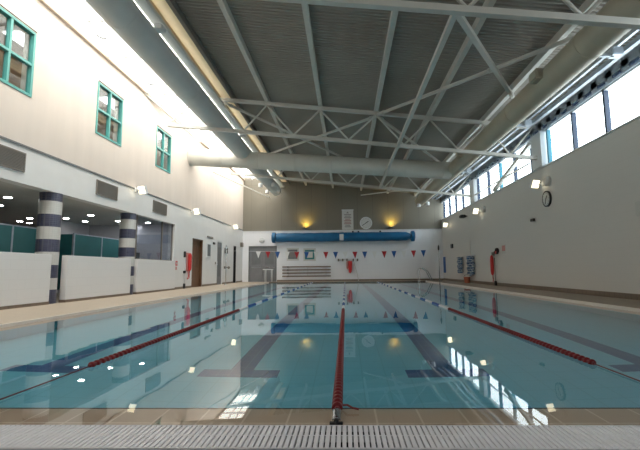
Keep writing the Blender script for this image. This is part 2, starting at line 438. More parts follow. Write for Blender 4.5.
B(-8.2, -8.0, 15.2, 15.45, 1.07, 1.09).build('foot', 'black', mo)
# downlights
DLs = [(-9.1, 10.4, 'nearest the left edge'), (-10.4, 11.6, 'at the left edge behind the nearest one'), (-11.79, 14.51, 'above the first cubicles, third row'), (-12.84, 15.32, 'deepest, above the first cubicles'),
       (-10.5, 14.65, 'just right of the nearer column'), (-9.1, 13.95, 'front row, midway between the columns'), (-10.4, 15.6, 'second row, midway between the columns'), (-10.6, 17.2, 'second row beside the farther column'),
       (-9.1, 15.66, 'front row, left of the farther column'), (-9.1, 16.85, 'right of the farther column'), (-8.2, 16.3, 'above the reception desk'), (-12.92, 15.9, 'far left corner of the deepest row'), (-8.9, 6.2, 'near the left edge, out over the first bay')]  # the lamp over the desk is added to brighten the office
proto = None
for x, y, s in DLs:
    lab = 'round recessed downlight in the soffit, ' + s
    if proto is None:
        proto = thing('downlight', (x, y, 2.85), lab, 'downlight', 'recessed downlights under the left soffit')
        bz = MB().lathe((x, y, 0), [(.125, 2.835), (.125, 2.85)], 'Z', 20).build('bezel', 'white_metal', proto)
        MB().lathe((x, y, 0), [(.09, 2.828), (.09, 2.835)], 'Z', 20).build('lamp_face', 'downlight', bz)
    else:
        c = copy_tree(proto); c.location = (x, y, 2.85); c['label'] = lab
# vents in the fascia
for y0, y1, lab in ((7.3, 8.83, 'dark grille vent in the fascia at the left edge'), (11.5, 12.6, 'dark grille vent below the middle upper window'), (15.03, 16.2, 'dark grille vent below the farthest upper window')):
    t = thing('air_vent', (XL, (y0+y1)/2, 3.1), lab, 'air vent', 'grille vents in the left fascia')
    B(XL, XL+.012, y0+.03, y1-.03, 3.15, 3.52).build('backing', 'blind_grey', t)
    f = MB(); f.box(XL, XL+.03, y0, y1, 3.11, 3.15); f.box(XL, XL+.03, y0, y1, 3.52, 3.56); f.box(XL, XL+.03, y0, y0+.03, 3.15, 3.52); f.box(XL, XL+.03, y1-.03, y1, 3.15, 3.52)
    f.build('frame', 'grille', t)
    s = MB()
    for k in range(11): s.box(XL+.012, XL+.026, y0+.03, y1-.03, 3.165+k*.033, 3.183+k*.033)
    s.build('louvres', 'grille', t)

# ------------------------------------------------------------------ doors of the left wall
def door(i, y0, y1, z, mat, name='door'):
    r = sempty('door_%d' % i, (XL-.15, (y0+y1)/2, DZ))
    f = MB(); f.box(XL-.24, XL-.02, y0, y0+.06, DZ, z); f.box(XL-.24, XL-.02, y1-.06, y1, DZ, z); f.box(XL-.24, XL-.02, y0, y1, z-.06, z)
    return r, f
r, f = door(1, 19.15, 20.6, 2.42, 'wood_brown'); f.build('door_frame', 'wood_dark', r)
r = B(XL-.2, XL-.15, 19.21, 20.54, DZ, 2.36).build('door_leaf', 'wood_brown', r)
B(XL-.15, XL-.14, 20.02, 20.4, 1.0, 2.1).build('door_panel', 'wood_dark', r)
MB().tube([(XL-.10, 19.4, 1.0), (XL-.10, 19.4, 1.4)], .015, 8).build('door_handle', 'chrome', r)
r, f = door(2, 22.93, 23.95, 2.55, 'door_grey'); f.build('door_frame', 'white_metal', r)
r = B(XL-.1, XL-.05, 22.97, 23.9, DZ, 2.5).build('door_leaf', 'door_grey', r)
B(XL-.05, XL-.045, 23.15, 23.7, .5, 2.2).build('vision_panel', 'blind_grey', r)
MB().tube([(XL-.03, 23.05, 1.0), (XL-.03, 23.05, 1.35)], .015, 8).build('door_handle', 'chrome', r)
r, f = door(3, 26.28, 26.98, 2.48, 'black'); f.build('door_frame', 'black', r)
B(XL-.2, XL-.16, 26.3, 26.95, DZ, 2.45).build('door_leaf', 'black', r)  # black panel stands in for the darkness of an open doorway

struct('wall_corridor', B(XL-1.4, XL-1.3, 19.2, YF, -.1, 3.7), 'dark_wall')  # unseen shell added behind the doors to stop outside light leaking in
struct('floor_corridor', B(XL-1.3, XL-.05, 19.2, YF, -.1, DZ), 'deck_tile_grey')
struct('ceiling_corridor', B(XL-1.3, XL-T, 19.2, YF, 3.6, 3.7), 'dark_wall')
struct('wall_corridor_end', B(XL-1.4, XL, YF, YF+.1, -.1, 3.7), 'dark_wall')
def wallbox(name, side, y0, y1, z0, z1, d, mat, lab, cat, bev=.01, group=None):
    x0, x1 = (XL, XL+d) if side == 'L' else (XR-d, XR)
    return tag(B(x0, x1, y0, y1, z0, z1, bev).build(name, mat), lab, cat, group)
# things on the left wall
t = thing('fire_call_point', (XL, 17.3, 1.1), 'small red fire call point on the white wall beside the office screen', 'call point')
B(XL, XL+.05, 17.2, 17.4, 1.06, 1.26, .01).build('box', 'red', t); B(XL+.05, XL+.056, 17.25, 17.35, 1.11, 1.21).build('glass_face', 'paper', t)
B(XL, XL+.02, 17.2, 17.4, .88, 1.02).build('notice_plate', 'pink', t)
t = thing('rescue_buoy_holder', (XL, 18.65, .4), 'red torpedo rescue buoy in a pink cover hanging by the brown door', 'rescue buoy')
MB().lathe((XL+.09, 18.66, 0), [(.03, .84), (.07, .88), (.085, .98), (.085, 1.52), (.07, 1.60), (.03, 1.64)], 'Z', 16).build('buoy', 'red', t)
B(XL+.002, XL+.03, 18.42, 18.94, .82, 1.68, .01).build('backing_board', 'pink', t)
MB().tube([(XL+.06, 18.55, .86), (XL+.06, 18.62, .6), (XL+.06, 18.5, .45), (XL+.06, 18.7, .5), (XL+.06, 18.75, .84)], .018, 6).build('throw_line', 'red', t)
t = thing('reaching_pole', (XL, 18.2, DZ), 'thin dark pole standing against the wall left of the red buoy', 'pole')
MB().tube([(XL+.04, 18.22, DZ), (XL+.04, 18.18, 1.72)], .018, 8).build('shaft', 'white_metal', t)
B(XL+.0, XL+.07, 18.12, 18.26, 1.45, 1.72, .01).build('top_grip', 'black', t)
B(XL+.0, XL+.07, 18.13, 18.29, .72, .84, .01).build('clip', 'black', t); B(XL+.0, XL+.07, 18.16, 18.28, DZ, .26, .01).build('foot', 'black', t)
wallbox('door_sign', 'L', 21.15, 22.1, 2.60, 2.70, .03, 'grille', 'small long dark plate high on the wall right of the brown door', 'sign')
wallbox('alarm_box', 'L', 22.12, 22.38, 2.30, 2.42, .06, 'black', 'tiny dark alarm box below the long plate, right of the grey window', 'alarm')
t = thing('wall_noticeboard', (XL, 21.45, 1.55), 'narrow grey framed board on the wall between brown and grey doors', 'noticeboard')
B(XL, XL+.03, 21.12, 21.75, 1.55, 2.32, .005).build('frame', 'white_metal', t); B(XL+.03, XL+.035, 21.2, 21.68, 1.62, 2.25).build('board', 'blind_grey', t)
wallbox('light_switch', 'L', 22.55, 22.67, 1.2, 1.33, .03, 'grille', 'tiny switch on the wall left of the grey door', 'switch')
wallbox('wall_speaker', 'L', 24.3, 24.65, 1.88, 2.22, .12, 'black', 'small dark wall speaker right of the grey door', 'speaker')
t = thing('hand_rail_bracket', (XL, 24.7, .95), 'short grey grab rail on the wall right of the grey door', 'grab rail')
MB().tube([(XL+.09, 24.2, 1.03), (XL+.09, 25.2, 1.03)], .03, 8).build('rail', 'grille', t)
for y in (24.3, 25.1): B(XL, XL+.09, y-.05, y+.05, .95, 1.1).build('bracket', 'grille', t)
wallbox('junction_box', 'L', 27.9, 28.3, 2.5, 2.8, .14, 'grille', 'small brown box in the far left corner of the room', 'box')

# ------------------------------------------------------------------ right wall and clerestory
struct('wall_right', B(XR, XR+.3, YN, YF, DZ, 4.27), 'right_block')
struct('baseboard_right', B(XR-.015, XR, YN, YF-.02, DZ, DZ+.14), 'skirt_tile')
ZW0, ZW1 = 4.27, 5.53
struct('trim_%d' % n_trim, B(XR-.04, XR+.3, YN, YF, ZW0, ZW0+.03), 'white_metal'); n_trim += 1
struct('trim_%d' % n_trim, B(XR-.02, XR+.2, YN, YF, ZW1, ZW1+.06), 'galv'); n_trim += 1
# eaves filler with open flutes that let daylight through
fi = MB(); y = YN
while y < YF: fi.box(XR+.02, XR+.08, y, y+.26, ZW1+.06, 5.9); y += .62
fi.box(XR+.02, XR+.08, YN, YF, 5.72, 5.98)
struct('trim_%d' % n_trim, fi, 'galv'); n_trim += 1
struct('window_eaves', B(XR+.10, XR+.11, YN, YF, ZW1+.06, 5.98), 'eaves_sheet')  # tinted sheet added behind the flutes to dim the daylight
posts = [-.6, 6.7, 14.0, 21.3, YF]
wi = 5
for k, p in enumerate(posts):
    if p < YF: struct('trim_%d' % n_trim, B(XR-.10, XR+.22, p-.36 if p > 0 else p, p+.36, ZW0+.03, ZW1), 'white_metal'); n_trim += 1
for k in range(4):
    a_, b_ = posts[k]+.36, posts[k+1]-.36 if k < 3 else YF
    r = sempty('window_%d' % wi, (XR+.1, (a_+b_)/2, ZW0)); wi += 1
    B(XR+.095, XR+.105, a_, b_, ZW0+.03, ZW1).build('pane', 'window_glass', r)
    for j in range(5):
        ym = posts[k] + .70 + 1.515*j
        if ym > b_: continue
        hw = .038
        B(XR+.03, XR+.16, ym-hw, ym+hw, ZW0+.03, ZW1).build('mullion', 'teal_mullion' if j == (4 if k == 1 else 2) and k in (1, 2) else 'blue_frame', r)
    q = MB(); q.box(XR+.03, XR+.16, a_, b_, ZW0+.03, ZW0+.07); q.box(XR+.03, XR+.16, a_, b_, ZW1-.04, ZW1); q.build('rails', 'white_metal', r)

# ------------------------------------------------------------------ far and near walls
b = MB(); b.box(XL-T, -6.95, YF, YF+.3, DZ, 3.63); b.box(-4.93, XR+.3, YF, YF+.3, DZ, 3.63); b.box(-6.95, -4.93, YF, YF+.3, 2.58, 3.63)
struct('wall_far', b, 'far_tile')
pts = [(XL-T, YF-.02, 3.63), (XR+.3, YF-.02, 3.63), (XR+.3, YF-.02, 6.0), (XL-T, YF-.02, 7.75)]
struct('wall_far_upper', MB().prism(pts, (0, .32, 0)), 'concrete_panel')
struct('trim_%d' % n_trim, B(XL, XR, YF-.05, YF-.015, 3.60, 3.66), 'white_metal'); n_trim += 1
struct('baseboard_far', B(-4.9, XR, YF-.015, YF, DZ, DZ+.12), 'skirt_tile')
pts = [(XL-T, YN-.3, -.3), (XR+.3, YN-.3, -.3), (XR+.3, YN-.3, 6.0), (XL-T, YN-.3, 7.75)]
struct('wall_near', MB().prism(pts, (0, .3, 0)), 'white_wall')
# double door
struct('wall_lobby', B(-7.2, -4.7, YF+.6, YF+.7, -.1, 3.0), 'dark_wall')  # unseen box added behind the double door, keeps daylight out of the gap
lb = MB(); lb.box(-7.2, -7.1, YF+.3, YF+.6, -.1, 3.0); lb.box(-4.8, -4.7, YF+.3, YF+.6, -.1, 3.0); lb.box(-7.1, -4.8, YF+.3, YF+.6, 2.9, 3.0); lb.box(-7.1, -4.8, YF-.0, YF+.6, -.1, DZ-.001); struct('wall_lobby_sides', lb, 'dark_wall')
r = sempty('door_4', (-5.94, YF+.05, DZ))
f = MB(); f.box(-6.95, -6.88, YF-.02, YF+.15, DZ, 2.58); f.box(-5.0, -4.93, YF-.02, YF+.15, DZ, 2.58); f.box(-6.95, -4.93, YF-.02, YF+.15, 2.50, 2.58); f.build('door_frame', 'blind_grey', r)
for x0, x1 in ((-6.88, -5.95), (-5.93, -5.0)):
    l = B(x0, x1, YF+.06, YF+.11, DZ, 2.5).build('door_leaf', 'door_grey', r)
    B(x0+.15, x1-.15, YF+.05, YF+.06, 1.25, 2.2).build('vision_panel', 'blind_grey', l)
    B(x0+.1, x1-.1, YF+.035, YF+.06, 1.02, 1.07).build('push_bar', 'chrome', l)

# ------------------------------------------------------------------ roof
rd = MB(); pitch = .12; y = YN; prev = None
x0, x1 = -4.62, XR+.5
def zr(x): return zt(x) + .20
rows = []
while y < YF+.3:
    for dy, dz in ((0, 0), (.05, 0), (.065, .045), (.105, .045)): rows.append((y+dy, dz))
    y += pitch
va = [rd.bm.verts.new((x0, yy, zr(x0)+dz)) for yy, dz in rows]; vb = [rd.bm.verts.new((x1, yy, zr(x1)+dz)) for yy, dz in rows]
for i in range(len(rows)-1): rd.bm.faces.new((va[i], va[i+1], vb[i+1], vb[i]))
vc = [rd.bm.verts.new((x, yy, zr(x)+.2)) for x, yy in ((x0, YN), (x1, YN), (x1, YF+.3), (x0, YF+.3))]
rd.bm.faces.new(vc)
struct('ceiling', rd, 'roof_deck')
# roof over the left edge of the opening: skylight bars and glass
def sl(x): return 7.50 + (x-XL)*(-.05)
s = MB(); s.bm.faces.new([s.bm.verts.new(p) for p in ((XL-T, YN, sl(XL)+.03), (-4.6, YN, sl(-4.6)+.03), (-4.6, YF+.3, sl(-4.6)+.03), (XL-T, YF+.3, sl(XL)+.03))])
struct('window_skylight', s, 'skylight_glass')
sb = MB(); y = YN
while y < YF: sb.bar((XL, y, sl(XL)), (-4.6, y, sl(-4.6)), .05, .07); y += 1.825
for x in (-6.75, -6.35): sb.bar((x, YN, sl(x)-.02), (x, YF, sl(x)-.02), .04, .05)
struct('trim_%d' % n_trim, sb, 'white_metal'); n_trim += 1
struct('trim_%d' % n_trim, B(-4.64, -4.58, YN, YF+.3, 7.12, 7.42), 'cream'); n_trim += 1
# cream lining board under the roof edge
cb = MB(); cb.hexa([(-4.55, YN, zt(-4.55)+.10), (-4.16, YN, zt(-4.16)+.10), (-4.16, YF-.1, zt(-4.16)+.10), (-4.55, YF-.1, zt(-4.55)+.10),
                    (-4.55, YN, zt(-4.55)+.19), (-4.16, YN, zt(-4.16)+.19), (-4.16, YF-.1, zt(-4.16)+.19), (-4.55, YF-.1, zt(-4.55)+.19)])
struct('trim_%d' % n_trim, cb, 'cream'); n_trim += 1

def purlin(x, w, h, lab, z=None, mat='steel', name='roof_purlin'):
    z = zt(x)+.10 if z is None else z
    o = MB().bar((x, YN, z), (x, YF-.03, z), w, h).build(name, mat); return tag(o, lab, 'roof beam', 'long beams under the roof')
purlin(-4.07, .10, .2, 'narrow dark beam along the cream board at the left roof edge', mat='grille')
purlin(-2.8, .13, .2, 'long grey roof beam, second from the left skylight')
purlin(-.85, .13, .2, 'long grey roof beam just left of the centre lane rope line')
purlin(1.18, .13, .2, 'long grey roof beam just right of the centre, above the clock')
purlin(3.1, .13, .2, 'long grey roof beam between the clock and the right duct')
purlin(5.05, .13, .2, 'long grey roof beam hidden partly above the right duct')
purlin(-4.52, .26, .10, 'grey edge beam beside the left duct at the skylight opening', 6.88, 'duct_left', name='edge_beam')
purlin(6.28, .07, .08, 'shiny galvanised rail nearest to the right duct', 5.85, 'galv', 'edge_rail')
purlin(6.56, .10, .12, 'shiny galvanised rail closest to the clerestory windows', 5.82, 'galv', 'edge_rail')

# trusses
def truss(y, xl, lab, top=True):
    t = thing('roof_truss', (0, y, zb(0)), lab, 'roof truss', 'white tubular roof trusses')
    MB().bar((xl, y, zb(xl)), (XR-.1, y, zb(XR-.1)), .12, .12).build('bottom_chord', 'steel', t)
    MB().bar((-4.6, y, zt(-4.6)-.05), (XR-.1, y, zt(XR-.1)-.05), .12, .12).build('top_chord', 'steel', t)
    xs = [-4.5, -2.8, -.85, 1.18, 3.1, 5.05, 6.7]
    for i, x in enumerate(xs[:-1]):
        x2 = xs[i+1]; xm = (x+x2)/2
        MB().tube([(x, y, zt(x)-.1), (xm, y, zb(xm)+.04)], .035, 8).build('web', 'steel', t)
        MB().tube([(x2, y, zt(x2)-.1), (xm, y, zb(xm)+.04)], .035, 8).build('web', 'steel', t)
        if i: B(x-.1, x+.1, y-.07, y+.07, zt(x)-.14, zt(x)+.02, .01).build('gusset', 'steel', t)
truss(6.46, -7.38, 'nearest roof truss, its lower bar crossing the top of the picture')
truss(14.0, -6.45, 'middle roof truss ending at the wide white window post')
truss(21.3, -6.22, 'farthest roof truss, just behind the cross duct')
def pipe(a, b_, r, lab, name='brace_pipe', collars=()):
    t = thing(name, a, lab, 'brace', 'pipe braces under the roof')
    MB().tube([a, b_], r, 10).build('pipe', 'steel', t)
    A, Bv = Vector(a), Vector(b_)
    for c in (0.03, .5, .97):
        p = A.lerp(Bv, c); d = (Bv-A).normalized()
        MB().tube([p-d*.05, p+d*.05], r*1.35, 10).build('collar', 'steel', t)
tp = lambda x, y: (x, y, zt(x)-.12)
pipe(tp(1.18, 14.1), tp(-4.5, 21.2), .055, 'pipe brace from the middle truss back towards the left duct')
pipe(tp(1.25, 13.9), tp(6.6, 6.6), .055, 'long pipe brace from the middle truss forward over the right duct')
pipe(tp(1.25, 14.1), tp(6.0, 21.2), .055, 'pipe brace from the middle truss back towards the right duct')
pipe(tp(-4.4, 14.1), tp(.9, 21.2), .05, 'pipe brace from the cream roof edge back to the farthest truss')
bp_ = lambda x, y: (x, y, zb(x))
def flat_brace(a, b_, lab, w=.10):
    tag(MB().bar(a, b_, w, w).build('tie_bar', 'steel'), lab, 'brace', 'square tie bars between the trusses')
flat_brace(bp_(1.95, 6.52), bp_(1.9, 21.24), 'long square tie bar from the nearest to the farthest truss')
flat_brace(bp_(1.98, 6.52), (5.12, 11.73, 5.95), 'slanting tie bar from the nearest truss back behind the right duct')
flat_brace((XL+.02, 14.0, 7.40), (-6.93, 18.49, 6.99), 'slanting tie bar in the skylight beside the left wall top', .06)
flat_brace((XL+.02, 14.0, 7.42), (-4.62, 14.0, 7.16), 'level strut across the skylight from the left wall to the roof edge', .06)
flat_brace((-6.4, 14.0, 6.2), (-5.3, 14.0, 7.2), 'short slanting strut in the skylight above the end of the middle truss', .05)
flat_brace((XR-.06, 14.4, 5.35), (XR-.06, 18.2, 4.36), 'slanting tie bar crossing the clerestory windows right of the truss', .14)
flat_brace((XR-.12, 14.5, 4.62), (XR-.12, 20.9, 4.62), 'level tie bar across the clerestory windows', .05)
flat_brace(bp_(3.1, 21.4), (1.18, 28.5, 6.16), 'thin tie bar behind the farthest truss above the clock', .07)
flat_brace(bp_(-7.2, 21.4), bp_(-5.4, 28.3), 'thin tie bar behind the left duct end', .06)

# skylight fittings
for k, y in enumerate((10.35, 13.2, 15.8)):
    t = thing('sprinkler_fitting', (-6.75, y, 7.3), 'small grey fitting hanging in the skylight, ' + ('nearest', 'middle', 'farthest')[k], 'fitting', 'fittings along the skylight')
    MB().tube([(-6.75, y, 7.42), (-6.75, y, 7.3)], .012, 6).build('stem', 'blind_grey', t)
    MB().tube([(-6.85, y-.12, 7.36), (-6.75, y, 7.32), (-6.68, y+.14, 7.37)], .022, 6).build('arm', 'blind_grey', t)

# ------------------------------------------------------------------ ducts
def duct_prof(L, r, step, seam=.012):
    pr = []; t = 0
    pr.append((r, 0))
    t = step
    while t < L-.2:
        pr += [(r, t-.03), (r+seam, t-.02), (r+seam, t+.02), (r, t+.03)]; t += step
    pr.append((r, L)); return pr
def side_duct(x, z, r, y0, y1, mat, lab, steps):
    t = thing('air_duct', (x, y0, z), lab, 'air duct')
    MB().lathe((x, y0, z), duct_prof(y1-y0, r, steps), 'Y', 32).build('duct_body', mat, t)
    MB().lathe((x, y1, z), [(r, 0), (r*.85, .12), (r*.5, .2), (.02, .22)], 'Y', 32).build('end_cap', mat, t)
    return t
LD = side_duct(-4.83, 6.42, .375, YN+.05, 27.6, 'duct_left', 'large round grey duct along the left skylight', 3.65)
for y in (24.3, 26.4):
    for sx in (-1, 1):
        x = -4.83+sx*.40
        MB().lathe((x, y, 6.12), [(.12, -.14), (.13, -.1), (.12, .08), (.06, .1)], 'Z', 14).build('nozzle', 'white_metal', LD)
for y in (8.9, 16.6, 20.6): B(-4.48, -4.30, y-.12, y+.12, 6.55, 6.68, .01).build('hanger_bracket', 'white_metal', LD)
RD = side_duct(5.14, 5.44, .335, YN+.05, 27.2, 'duct_right', 'long round beige duct along the right clerestory', 3.65)
for y, s in ((9.5, -1), (16.2, -1)):
    B(5.14-.50, 5.14-.22, y-.2, y+.2, 5.36, 5.62, .03).build('damper_box', 'duct_right', RD)
for y in (8.7, 13.1, 19.5): B(6.0, 6.25, y-.12, y+.12, 5.52, 5.70, .02).build('bracket_box', 'galv', RD)
for y in (8.7, 13.1, 19.5): B(5.35, 6.1, y-.03, y+.03, 5.52, 5.6).build('arm', 'galv', RD)
MB().lathe((4.95, 26.6, 5.08), [(.12, -.12), (.12, .08), (.06, .1)], 'Z', 14).build('nozzle', 'white_metal', RD)
MB().lathe((5.45, 26.2, 5.12), [(.12, -.12), (.12, .08), (.06, .1)], 'Z', 14).build('nozzle', 'white_metal', RD)
t = thing('air_duct', (0, 18.6, 5.8), 'round pale cross duct from the left wall to the right duct', 'air duct')
a, b_ = Vector((XL, 18.6, 6.28)), Vector((5.0, 18.6, 5.40)); L = (b_-a).length; d = (b_-a)/L
pts, rs = [a], [.375]
tt = 1.55
while tt < L-.3:
    for o_, r_ in ((-.03, .375), (-.02, .388), (.02, .388), (.03, .375)): pts.append(a+d*(tt+o_)); rs.append(r_)
    tt += 1.75
pts.append(b_); rs.append(.375)
MB().tube(pts, [q_*1.08 for q_ in rs], 32).build('duct_body', 'duct_cross', t)
MB().tube([a+d*.001, a+d*.07], .44, 32).build('wall_collar', 'duct_cross', t)

# ------------------------------------------------------------------ floodlights
def flood(side, y, z, lab):
    sx = 1 if side == 'L' else -1; xw = XL if side == 'L' else XR
    t = thing('floodlight', (xw, y, z), lab, 'floodlight', 'floodlights on the side walls')
    M = Matrix.Translation((xw+sx*.26, y, z)) @ Matrix.Rotation(-sx*math.radians(22), 4, 'Z') @ Matrix.Rotation(math.radians(22), 4, 'X')
    def tb(x0, x1, y0, y1, z0, z1):
        m_ = MB(); m_.box(x0, x1, y0, y1, z0, z1); bmesh.ops.transform(m_.bm, matrix=M, verts=m_.bm.verts); return m_
    # local -Y faces the pool and the near end
    hs = tb(-.17, .17, -.03, .06, -.15, .15).build('housing', 'white_metal', t)
    tb(-.15, .15, -.038, -.03, -.13, .13).build('lamp_face', 'flood', hs)
    MB().tube([(xw+sx*.04, y, z-.0), (xw+sx*.22, y+.03, z)], .025, 8).build('arm', 'white_metal', t)
    B(min(xw, xw+sx*.04), max(xw, xw+sx*.04), y-.08, y+.08, z-.08, z+.08, .005).build('wall_plate', 'white_metal', t)
flood('L', 13.7, 3.68, 'lit floodlight on the left wall nearest the camera, above the half walls')
flood('L', 18.9, 3.68, 'lit floodlight on the left wall above the red rescue buoy')
flood('L', 25.8, 3.68, 'lit floodlight on the left wall nearest the far corner')
flood('R', 13.9, 3.72, 'lit floodlight on the right wall above the wall clock')
flood('R', 20.35, 3.72, 'lit floodlight on the right wall, second from the camera')
flood('R', 26.6, 3.72, 'lit floodlight on the right wall nearest the far corner')
for y, z, lab in ((13.45, 3.72, 'round grey wall speaker beside the nearest right floodlight'), (19.7, 3.72, 'round grey wall speaker beside the second right floodlight')):
    t = thing('wall_speaker', (XR, y, z), lab, 'speaker', 'round grey speakers on the right wall')
    MB().lathe((XR-.14, y, z), [(.13, 0), (.17, .03), (.17, .12), (.10, .139)], 'X', 20).build('speaker_body', 'right_block', t)
    MB().lathe((XR-.15, y, z), [(.11, 0), (.12, .012)], 'X', 20).build('grille', 'soffit', t)

# ------------------------------------------------------------------ right wall things
def clock(loc, axis, r, ring, lab, hands):
    t = thing('wall_clock', loc, lab, 'clock'); x, y, z = loc
    if axis == 'X':
        MB().lathe((x-.06, y, z), [(r*.84, .004), (r*.84, 0), (r*.9, -.005), (r, 0), (r, .06), (r*.5, .0601)], 'X', 28).build('case', ring, t)
        fc = MB().lathe((x-.061, y, z), [(r*.84, 0), (r*.84, .01)], 'X', 28).build('face', 'paper', t)
        fx = x-.066; P = lambda u, v: (fx, y-u, z+v); up = (1, 0, 0)
    else:
        MB().lathe((x, y-.06, z), [(r*.9, .004), (r*.9, 0), (r, 0), (r, .06)], 'Y', 28).build('case', ring, t)
        fc = MB().lathe((x, y-.062, z), [(r*.9, 0), (r*.9, .01)], 'Y', 28).build('face', 'paper', t)
        fx = y-.068; P = lambda u, v: (x+u, fx, z+v); up = (0, 1, 0)
    tk = MB()
    for k in range(12):
        a_ = k*PI/6; tk.bar(P(r*.68*math.sin(a_), r*.68*math.cos(a_)), P(r*.8*math.sin(a_), r*.8*math.cos(a_)), .022, .006, up)
    tk.build('hour_marks', 'ink_grey', fc)
    for n_, (ang, ln, w_) in zip(('hour_hand', 'minute_hand'), hands):
        a_ = math.radians(ang); MB().bar(P(-r*.1*math.sin(a_), -r*.1*math.cos(a_)), P(r*ln*math.sin(a_), r*ln*math.cos(a_)), w_, .008, up).build(n_, 'black', fc)
clock((XR, 13.62, 3.14), 'X', .275, 'black', 'round black rimmed clock on the right wall below the floodlight', ((35, .45, .035), (200, .65, .025)))
clock((1.5, YF-.02, 4.14), 'Y', .44, 'white_metal', 'large white clock on the concrete panel of the far wall', ((55, .5, .05), (235, .75, .035)))
t = thing('security_camera', (XR, 22.6, 3.72), 'dark security camera on the right wall between two floodlights', 'camera')
MB().tube([(XR, 22.6, 3.77), (XR-.2, 22.6, 3.74)], .03, 8).build('arm', 'black', t)
B(XR-.42, XR-.14, 22.35, 22.75, 3.66, 3.82, .03).build('camera_body', 'black', t)
wallbox('sensor_box', 'R', 14.6, 14.85, 2.5, 2.6, .08, 'black', 'tiny dark sensor on the right wall left of the clock', 'sensor')
wallbox('alarm_box', 'R', 25.75, 26.1, 2.13, 2.4, .1, 'black', 'small black box high on the right wall near the far corner', 'box')
wallbox('notice_sign', 'R', 22.3, 22.85, 1.53, 2.38, .015, 'right_block', 'pale tall notice above the hanging blue float nets', 'sign', .002)
wallbox('wall_speaker', 'R', 9.2, 9.45, 1.98, 2.32, .12, 'soffit', 'grey box at the right edge of the picture on the right wall', 'box')
def net(y, w_, z0, z1, lab):
    t = thing('float_net', (XR, y, z0), lab, 'net', 'blue float nets hanging on the right wall')
    B(XR-.03, XR, y-w_/2, y+w_/2, z1, z1+.05).build('hook_rail', 'white_metal', t)
    n = 4
    for k in range(n):
        yc = y-w_/2+w_*(k+.5)/n; l0 = z0+random.uniform(0, .18)
        pr = []; z = z1
        while z > l0:
            pr.append((.04+.075*abs(math.sin((z-z0)*11+k)), z)); z -= .045
        MB().lathe((XR-.13, yc, 0), pr[::-1], 'Z', 10).build('strand', 'blue_pattern', t)
net(24.0, .62, .50, 1.50, 'narrow hanging blue and white float net, nearer the far corner')
net(22.0, .95, .38, 1.50, 'wide hanging blue and white float net above the orange tub')
t = thing('orange_tub', (XR-.25, 22.5, DZ), 'small orange brown tub on the floor under the float net', 'tub')
MB().lathe((XR-.22, 22.45, 0), [(.13, DZ), (.18, .36), (.165, .36), (.12, DZ+.03)], 'Z', 18).build('tub_body', 'orange', t)
MB().tube([(XR-.22+.17*math.cos(a_*PI/8), 22.45, .36+.12*math.sin(a_*PI/8)) for a_ in range(9)], .01, 6).build('handle', 'black', t)
t = thing('rescue_buoy', (XR, 18.8, .4), 'slim red torpedo buoy hanging on the right wall', 'rescue buoy')
MB().lathe((XR-.12, 18.82, 0), [(.03, .50), (.06, .55), (.08, .7), (.08, 1.22), (.06, 1.36), (.03, 1.42)], 'Z', 14).build('buoy', 'red', t)
MB().tube([(XR-.1, 18.82, .5), (XR-.1, 18.86, .42), (XR-.1, 18.8, .3), (XR-.1, 18.84, .2)], .03, 6).build('line', 'pink', t)
B(XR-.1, XR, 18.72, 18.9, 1.40, 1.56, .01).build('hook', 'grille', t)
t = thing('reaching_pole', (XR, 18.6, DZ), 'thin dark pole beside the slim red buoy on the right wall', 'pole')
MB().tube([(XR-.06, 18.66, DZ), (XR-.06, 18.62, 1.3)], .016, 8).build('shaft', 'grille', t)
B(XR-.1, XR-.02, 18.6, 18.72, DZ, .24, .01).build('foot', 'black', t)
t = thing('coiled_hose', (XR, 18.25, 1.5), 'black coiled rope with red tag above the slim red buoy', 'rope coil')
MB().tube([(XR-.05-.004*i, 18.22+.15*math.cos(i*.5), 1.58+.12*math.sin(i*.5)) for i in range(26)], .03, 6).build('coil', 'black', t)
B(XR-.18, XR-.16, 18.1, 18.22, 1.46, 1.58).build('tag', 'red', t)
t = thing('safety_sign', (XR, 17.6, 1.5), 'small pink and white safety sign right of the slim red buoy', 'sign')
B(XR-.012, XR, 17.42, 17.85, 1.45, 1.84).build('plate', 'paper', t); B(XR-.016, XR-.012, 17.46, 17.81, 1.56, 1.80).build('red_field', 'pink', t)

# ------------------------------------------------------------------ far wall things
t = thing('cover_roller', (-.25, 28.05, 3.12), 'long bright blue rolled pool cover mounted on the far wall', 'pool cover')
pr = [(.31, -4.75)]
x = -4.3
while x < 4.4: pr += [(.325, x), (.31, x+.45)]; x += .9
pr += [(.30, 4.4), (.16, 4.75)]
MB().lathe((-.12, 28.1, 3.12), pr, 'X', 24).build('rolled_cover', 'cover_blue', t)
for x in (-5.05, 4.72): MB().lathe((x-.12, 28.1, 3.12), [(.33, 0), (.37, .03), (.37, .22), (.33, .25)], 'X', 24).build('end_disc', 'cover_blue', t)
for x in (-5.0, 4.8): B(x-.03, x+.2, 28.3, YF-.02, 3.0, 3.4).build('wall_bracket', 'white_metal', t)
MB().tube([(-5.0, 28.1, 3.12), (4.9, 28.1, 3.12)], .05, 8).build('axle', 'chrome', t)
B(-.40, -.12, 27.77, 27.8, 2.85, 3.3).build('strap', 'white_metal', t); B(-.40, -.12, 27.77, 28.5, 3.46, 3.5).build('strap_top', 'white_metal', t)
t = thing('tall_sign', (.2, YF-.02, 3.7), 'tall white printed sign standing above the blue roller beside the clock', 'sign')
bo = B(-.22, .60, YF-.05, YF-.02, 3.68, 5.08).build('board', 'paper', t)
fr_ = MB(); fr_.box(-.24, .62, YF-.06, YF-.03, 5.08, 5.14); fr_.build('top_rail', 'white_metal', t)
q = MB(); q.prism([(.10, YF-.052, 4.86), (.19, YF-.052, 4.98), (.28, YF-.052, 4.86)], (0, .004, 0)); q.build('symbol', 'ink_grey', bo)
